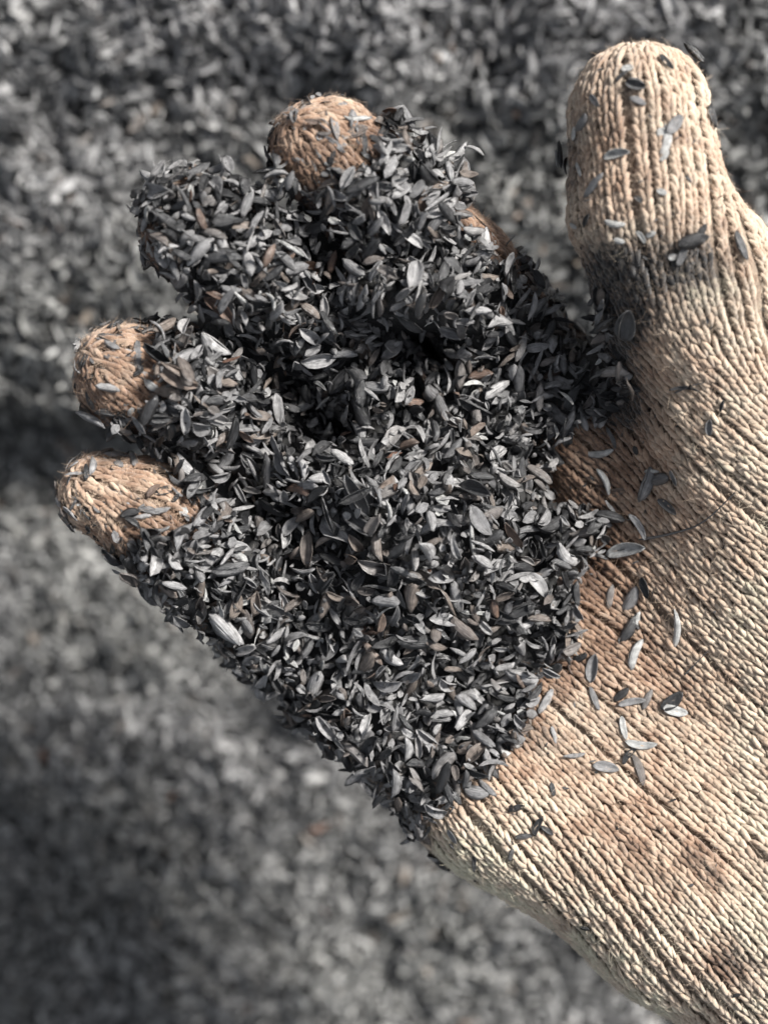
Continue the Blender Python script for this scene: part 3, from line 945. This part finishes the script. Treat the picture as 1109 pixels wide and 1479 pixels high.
def colour_word(t):
    if t > .908: return 'pale ash'
    t = t / .9
    return ('black' if t < .2 else 'charcoal' if t < .36 else 'dark grey' if t < .5 else 'grey' if t < .62 else 'silvery' if t < .76 else 'taupe' if t < .86 else 'brown' if t < .985 else 'reddish')
SHAPE = {'boat': 'charred half husk', 'split': 'gaping husk', 'sliver': 'husk sliver', 'flake': 'broken husk flake'}
def look(h):
    L = h['pr']['L'] * h['sc']; q = h['pr']['W'] / h['pr']['L']
    a = 'long' if L > 6.4 else 'short' if L < 5.2 else ''
    b = 'broad' if q > .46 else 'slim' if q < .33 else ''
    c = 'hollow side up' if h['R'][2, 2] > .55 else 'back up' if h['R'][2, 2] < -.55 else 'on edge'
    return ' '.join(w for w in (a, b, colour_word(h['tint']), SHAPE[h['pr']['k']] + ',', c + ',') if w)
def zone(p):
    px, py = to_px(p)
    if px > 690 and py < 640: return 'by the thumb crotch'
    if py > 900: return 'on the heel of the heap'
    if px < 330 and py > 640: return 'on the little finger'
    if px < 340 and py > 440: return 'on the ring finger'
    if px < 390 and py <= 440: return 'on the middle finger'
    if py < 420: return 'on the index finger'
    return 'on the heap in mid palm'
def husk_object(h, label, group):
    v = h['pr']['v'] * h['sc']
    me = make_mesh('rice_husk', v, h['pr']['f'], M_HUSK, h['pr']['uv'], {'tint': np.full(len(v), h['tint'])})
    o = link('rice_husk', me, label=label, category='rice husk', group=group)
    Mx = Matrix(h['R'].tolist()).to_4x4(); Mx.translation = Vector(h['p'] * MM)
    o.matrix_world = Mx
    return o
for i in sorted(single):
    h = husks[i]
    husk_object(h, f"{look(h)} {zone(h['p'])}", 'husks on top of the handful')

# single husks lying on the bare knit: (px, py, angle deg, length px, width ratio, kind, tint, label)
ST = [
 (996,84,-55,42,.34,'boat',.02,'black husk flake standing off the tip of the thumb'),
 (958,96,-60,30,.30,'boat',.05,'small black curled husk on top of the thumb tip'),
 (906,104,10,18,.6,'flake',.72,'tiny pale husk flake high on the thumb tip'),
 (898,113,40,24,.3,'sliver',.15,'dark sliver below the tiny pale flake on the thumb tip'),
 (917,126,-20,30,.5,'split',.40,'grey crumpled husk stuck below the thumb tip'),
 (921,146,-25,26,.35,'boat',.55,'grey husk half buried in the knit below the thumb tip'),
 (863,147,-40,26,.3,'boat',.60,'grey husk lying on the shaded upper side of the thumb'),
 (834,193,35,20,.5,'flake',.74,'flat white husk flake on the left edge of the thumb'),
 (846,178,20,34,.4,'boat',.50,'grey brown husk above the white flake on the thumb edge'),
 (970,182,50,36,.42,'boat',.58,'grey husk at the top of the pale cluster on the thumb'),
 (960,205,80,50,.24,'sliver',.73,'long pale husk running down the pale cluster on the thumb'),
 (953,192,20,16,.7,'flake',.74,'white flake on the side of the pale cluster on the thumb'),
 (958,226,60,24,.3,'sliver',.70,'bent pale sliver under the pale cluster on the thumb'),
 (893,222,8,42,.26,'boat',.68,'pale curved husk lying across the front of the thumb'),
 (861,268,26,48,.24,'boat',.62,'grey curved husk sloping across the thumb below the pale one'),
 (818,222,-70,40,.36,'boat',.10,'black husk in the dark cluster on the edge of the thumb'),
 (824,238,20,34,.25,'sliver',.30,'dark sliver in the cluster on the edge of the thumb'),
 (812,228,-20,26,.4,'flake',.66,'pale flake in the dark cluster on the edge of the thumb'),
 (842,246,-35,26,.22,'sliver',.74,'white hooked sliver beside the dark cluster on the thumb'),
 (889,323,-4,32,.26,'sliver',.74,'white sliver lying level across the thumb above the soot stain'),
 (895,346,-5,18,.4,'flake',.70,'small pale flake just above the soot stain on the thumb'),
 (834,325,5,20,.4,'flake',.73,'small pale flake on the thumb edge above the soot stain'),
 (852,318,40,22,.4,'boat',.12,'dark husk fragment on the thumb edge above the soot stain'),
 (927,339,-60,22,.25,'sliver',.74,'upright white sliver in the middle of the thumb'),
 (940,336,30,16,.5,'flake',.70,'small pale flake beside the upright white sliver'),
 (955,278,-20,16,.5,'flake',.66,'small pale flake in the knit at the middle of the thumb'),
 (996,346,15,48,.40,'split',.06,'black split husk at the edge of the soot stain on the thumb'),
 (1006,336,45,34,.30,'sliver',.20,'dark sliver over the black split husk on the thumb'),
 (971,369,10,14,.6,'flake',.74,'white flake in the soot stain on the thumb'),
 (985,364,70,40,.25,'sliver',.45,'grey upright sliver in the soot stain on the thumb'),
 (1064,358,-70,46,.30,'split',.35,'grey open husk standing on the outer side of the thumb base'),
 (1021,170,-80,36,.45,'boat',.04,'black husk caught on the outer edge of the thumb'),
 (914,465,55,52,.55,'split',.30,'round gaping husk stuck on the inner side of the thumb base'),
 (1025,616,85,24,.4,'boat',.50,'small dark grey husk sunk in the pale knit under the thumb'),
 (990,556,15,44,.10,'sliver',.30,'thin dark sliver lying on the pale knit under the thumb'),
 (957,690,20,38,.42,'boat',.42,'grey husk on the bare knit at the foot of the thumb'),
 (977,688,-70,24,.3,'boat',.50,'small grey husk beside the grey husk at the foot of the thumb'),
 (944,679,12,28,.2,'sliver',.73,'pale sliver above the grey husks at the foot of the thumb'),
 (968,729,-22,36,.28,'boat',.36,'dull grey husk below the grey husks at the foot of the thumb'),
 (876,693,-65,42,.18,'sliver',.72,'long pale sliver on the brown knit beside the heap'),
 (868,655,12,44,.2,'sliver',.70,'level pale sliver on the brown knit below the thumb crotch'),
 (921,648,-85,14,.5,'flake',.15,'small dark speck of husk below the thumb crotch'),
 (906,791,16,64,.28,'boat',.66,'large pale husk reaching from the heap onto the bare knit'),
 (926,757,-55,44,.2,'sliver',.63,'silvery sliver above the large pale husk'),
 (883,744,-5,46,.34,'split',.25,'dark open husk above the large pale husk'),
 (846,742,62,42,.36,'boat',.30,'grey upright husk at the heap edge above the large pale husk'),
 (880,862,80,36,.28,'boat',.84,'upright brownish husk on the knit below the large pale husk'),
 (914,866,55,42,.40,'boat',.55,'round-ended grey husk at the top of the string of husks'),
 (935,848,-70,32,.4,'boat',.22,'dark brown husk beside the string of husks'),
 (908,910,60,46,.36,'boat',.18,'dark husk in the middle of the string of husks'),
 (920,900,70,34,.25,'sliver',.70,'pale sliver in the middle of the string of husks'),
 (915,945,70,48,.24,'sliver',.66,'silvery husk at the end of the string of husks'),
 (981,908,84,58,.15,'sliver',.71,'long straight silvery bar lying alone on the bare knit'),
 (856,966,82,42,.40,'boat',.52,'smooth oval grey husk standing alone beside the heap'),
 (858,1010,-70,36,.24,'boat',.50,'curved grey husk below the oval grey husk'),
 (912,1013,10,40,.22,'sliver',.64,'level silvery sliver below the string of husks'),
 (933,1010,65,32,.28,'boat',.80,'brownish upright husk touching the level silvery sliver'),
 (897,1003,40,28,.35,'boat',.16,'dark husk touching the level silvery sliver'),
 (970,1014,38,40,.40,'boat',.08,'black husk of the lone pair on the bare knit'),
 (974,1028,-15,36,.36,'sliver',.72,'silvery husk of the lone pair on the bare knit'),
 (899,1052,-80,34,.24,'sliver',.68,'hooked silvery sliver on the knit of the heel'),
 (924,1077,-6,46,.22,'sliver',.66,'level silvery husk under the hooked sliver'),
 (906,1090,50,30,.25,'sliver',.15,'black sliver under the hooked silvery sliver'),
 (924,1112,-72,46,.26,'boat',.87,'brown pointed husk below the hooked sliver'),
 (874,1108,-10,38,.36,'boat',.62,'pale grey husk lying level on the heel of the palm'),
 (746,1166,22,26,.35,'boat',.05,'small black husk on the pale knit below the heap'),
 (797,1140,-80,20,.3,'flake',.3,'small dark fragment in the knit below the heap'),
 (776,1190,65,32,.25,'sliver',.2,'dark upright sliver on the pale knit below the heap'),
 (790,1197,-35,22,.3,'flake',.25,'dark fragment beside the dark upright sliver'),
 (756,1207,10,26,.3,'boat',.35,'grey husk fragment below the dark upright sliver'),
 (687,1240,80,36,.14,'sliver',.28,'thin grey sliver near the pale edge of the glove'),
 (739,1232,75,20,.3,'flake',.45,'grey fragment sunk in the pale knit near the edge'),
 (656,1205,-60,24,.4,'flake',.58,'pale grey flake at the lower end of the heap'),
 (690,1142,-8,40,.5,'boat',.60,'broad grey husk at the lower edge of the heap'),
 (846,1337,12,16,.4,'flake',.08,'tiny black fragment on the pale edge of the glove'),
]
for i, (px, py, a_, lp, wr, kd, tint, lab) in enumerate(ST):
    o_ = Vector((0, 0, D)); dr = Vector(P(px, py, 0)) - o_
    hit = bvh.ray_cast(o_, dr.normalized())
    if hit[0] is None:                                    # just over the edge: hold it to the nearest knit
        hit = bvh.find_nearest(Vector(P(px, py, 20)))
        off = .9
        loc = np.array(P(px, py, hit[0].z)); n = np.array(hit[1])
    else: loc = np.array(hit[0]); n = np.array(hit[1])
    Lm = lp / S * (D - loc[2]) / D
    q = {'boat': lambda: shell(Lm, Lm * wr, rr.uniform(1.8, 3.0), Lm * .07, Lm * rr.uniform(-.06, .06), .13, 10, 6, .045, .6),
         'sliver': lambda: shell(Lm, max(.5, Lm * wr), 1.9, Lm * rr.uniform(.04, .14), Lm * rr.uniform(-.12, .12), .12, 10, 4, .05, .45),
         'flake': lambda: shell(Lm, Lm * wr, 1.3, Lm * .05, 0, .12, 6, 4, .05, .35),
         'split': lambda: merge([shell(Lm, Lm * wr, 2.6, Lm * .06, 0, .12, 10, 5, .045, .6),
                                 (lambda g: (rotx(g[0] + np.array([0, Lm * wr * .2, .4]), 1.0, np.array([0, Lm * wr * .3, .4])), g[1], g[2]))(shell(Lm * .92, Lm * wr * .75, 2.3, Lm * .05, 0, .12, 10, 5, .045, .6))])}[kd]()
    pr = dict(v=q[0] - np.array([0, 0, .5 * (q[0][:, 2].max() + q[0][:, 2].min())]), f=q[1], uv=q[2], T=np.ptp(q[0][:, 2]), k=kd)
    dx = np.array([math.cos(math.radians(a_)), math.sin(math.radians(a_)), 0.0])
    xa = dx - n * (dx @ n); xa /= np.linalg.norm(xa)
    za = n + np.cross(xa, n) * rr.uniform(-.35, .35); za /= np.linalg.norm(za)
    R = frame(xa, za)
    if rr.random() < .55: R = R @ np.diag([1, -1, -1])
    h = dict(pr=pr, R=R, p=loc + n * (.80 + .46 * pr['T']), tint=(.92 + (tint - .66) * .8 if .66 <= tint < .76 else tint * .9), sc=1.0)
    husk_object(h, lab, 'single husks on the bare knit')

# fine dark plant fibres on the bare knit
def fibre(pts, r, label):
    V, F = [], []
    c = []
    for px, py, up in pts:
        o_ = Vector((0, 0, D)); hit = bvh.ray_cast(o_, (Vector(P(px, py, 0)) - o_).normalized())
        c.append(np.array(hit[0]) + np.array(hit[1]) * up)
    c = np.array(c)
    t = np.linspace(0, len(c) - 1, 28)
    cc = np.stack([np.interp(t, range(len(c)), c[:, i]) for i in range(3)], -1)
    for k in range(6):
        cc[1:-1] = (cc[:-2] + 2 * cc[1:-1] + cc[2:]) / 4
    b0 = cc.mean(0)
    tg = np.gradient(cc, axis=0); tg /= np.linalg.norm(tg, axis=1)[:, None]
    s = np.cross(tg, [0, 0, 1.0]); s /= np.linalg.norm(s, axis=1)[:, None]; u = np.cross(s, tg)
    th = np.arange(6) / 6 * 2 * math.pi
    rad = r * np.interp(np.linspace(0, 1, 28), [0, .5, .93, 1], [.45, .7, 1.15, .5])
    V = (cc - b0)[:, None] + rad[:, None, None] * (s[:, None] * np.cos(th)[None, :, None] + u[:, None] * np.sin(th)[None, :, None])
    rg = np.arange(28 * 6).reshape(28, 6)
    F = np.stack([rg[:-1], np.roll(rg, -1, 1)[:-1], np.roll(rg, -1, 1)[1:], rg[1:]], -1).reshape(-1, 4)
    V = V.reshape(-1, 3)
    o = link('plant_fibre', make_mesh('plant_fibre', V, F, M_HUSK, np.zeros((len(V), 2)), {'tint': np.full(len(V), .28)}), label=label, category='fibre')
    o.location = tuple(b0 * MM)
fibre([(1062, 708, 1.6), (1030, 742, 1.5), (1005, 760, 1.1), (960, 772, 1.0), (925, 778, .8)], .28, 'long thin dark fibre lying across the bare knit below the thumb')
fibre([(1024, 938, 1.0), (1006, 958, 1.2), (990, 974, .9)], .17, 'short thin grey fibre on the bare knit beside the long silvery bar')
fibre([(1020, 548, 1.0), (1000, 553, 1.1), (975, 565, .9)], .15, 'fine dark hair-like fibre under the base of the thumb')
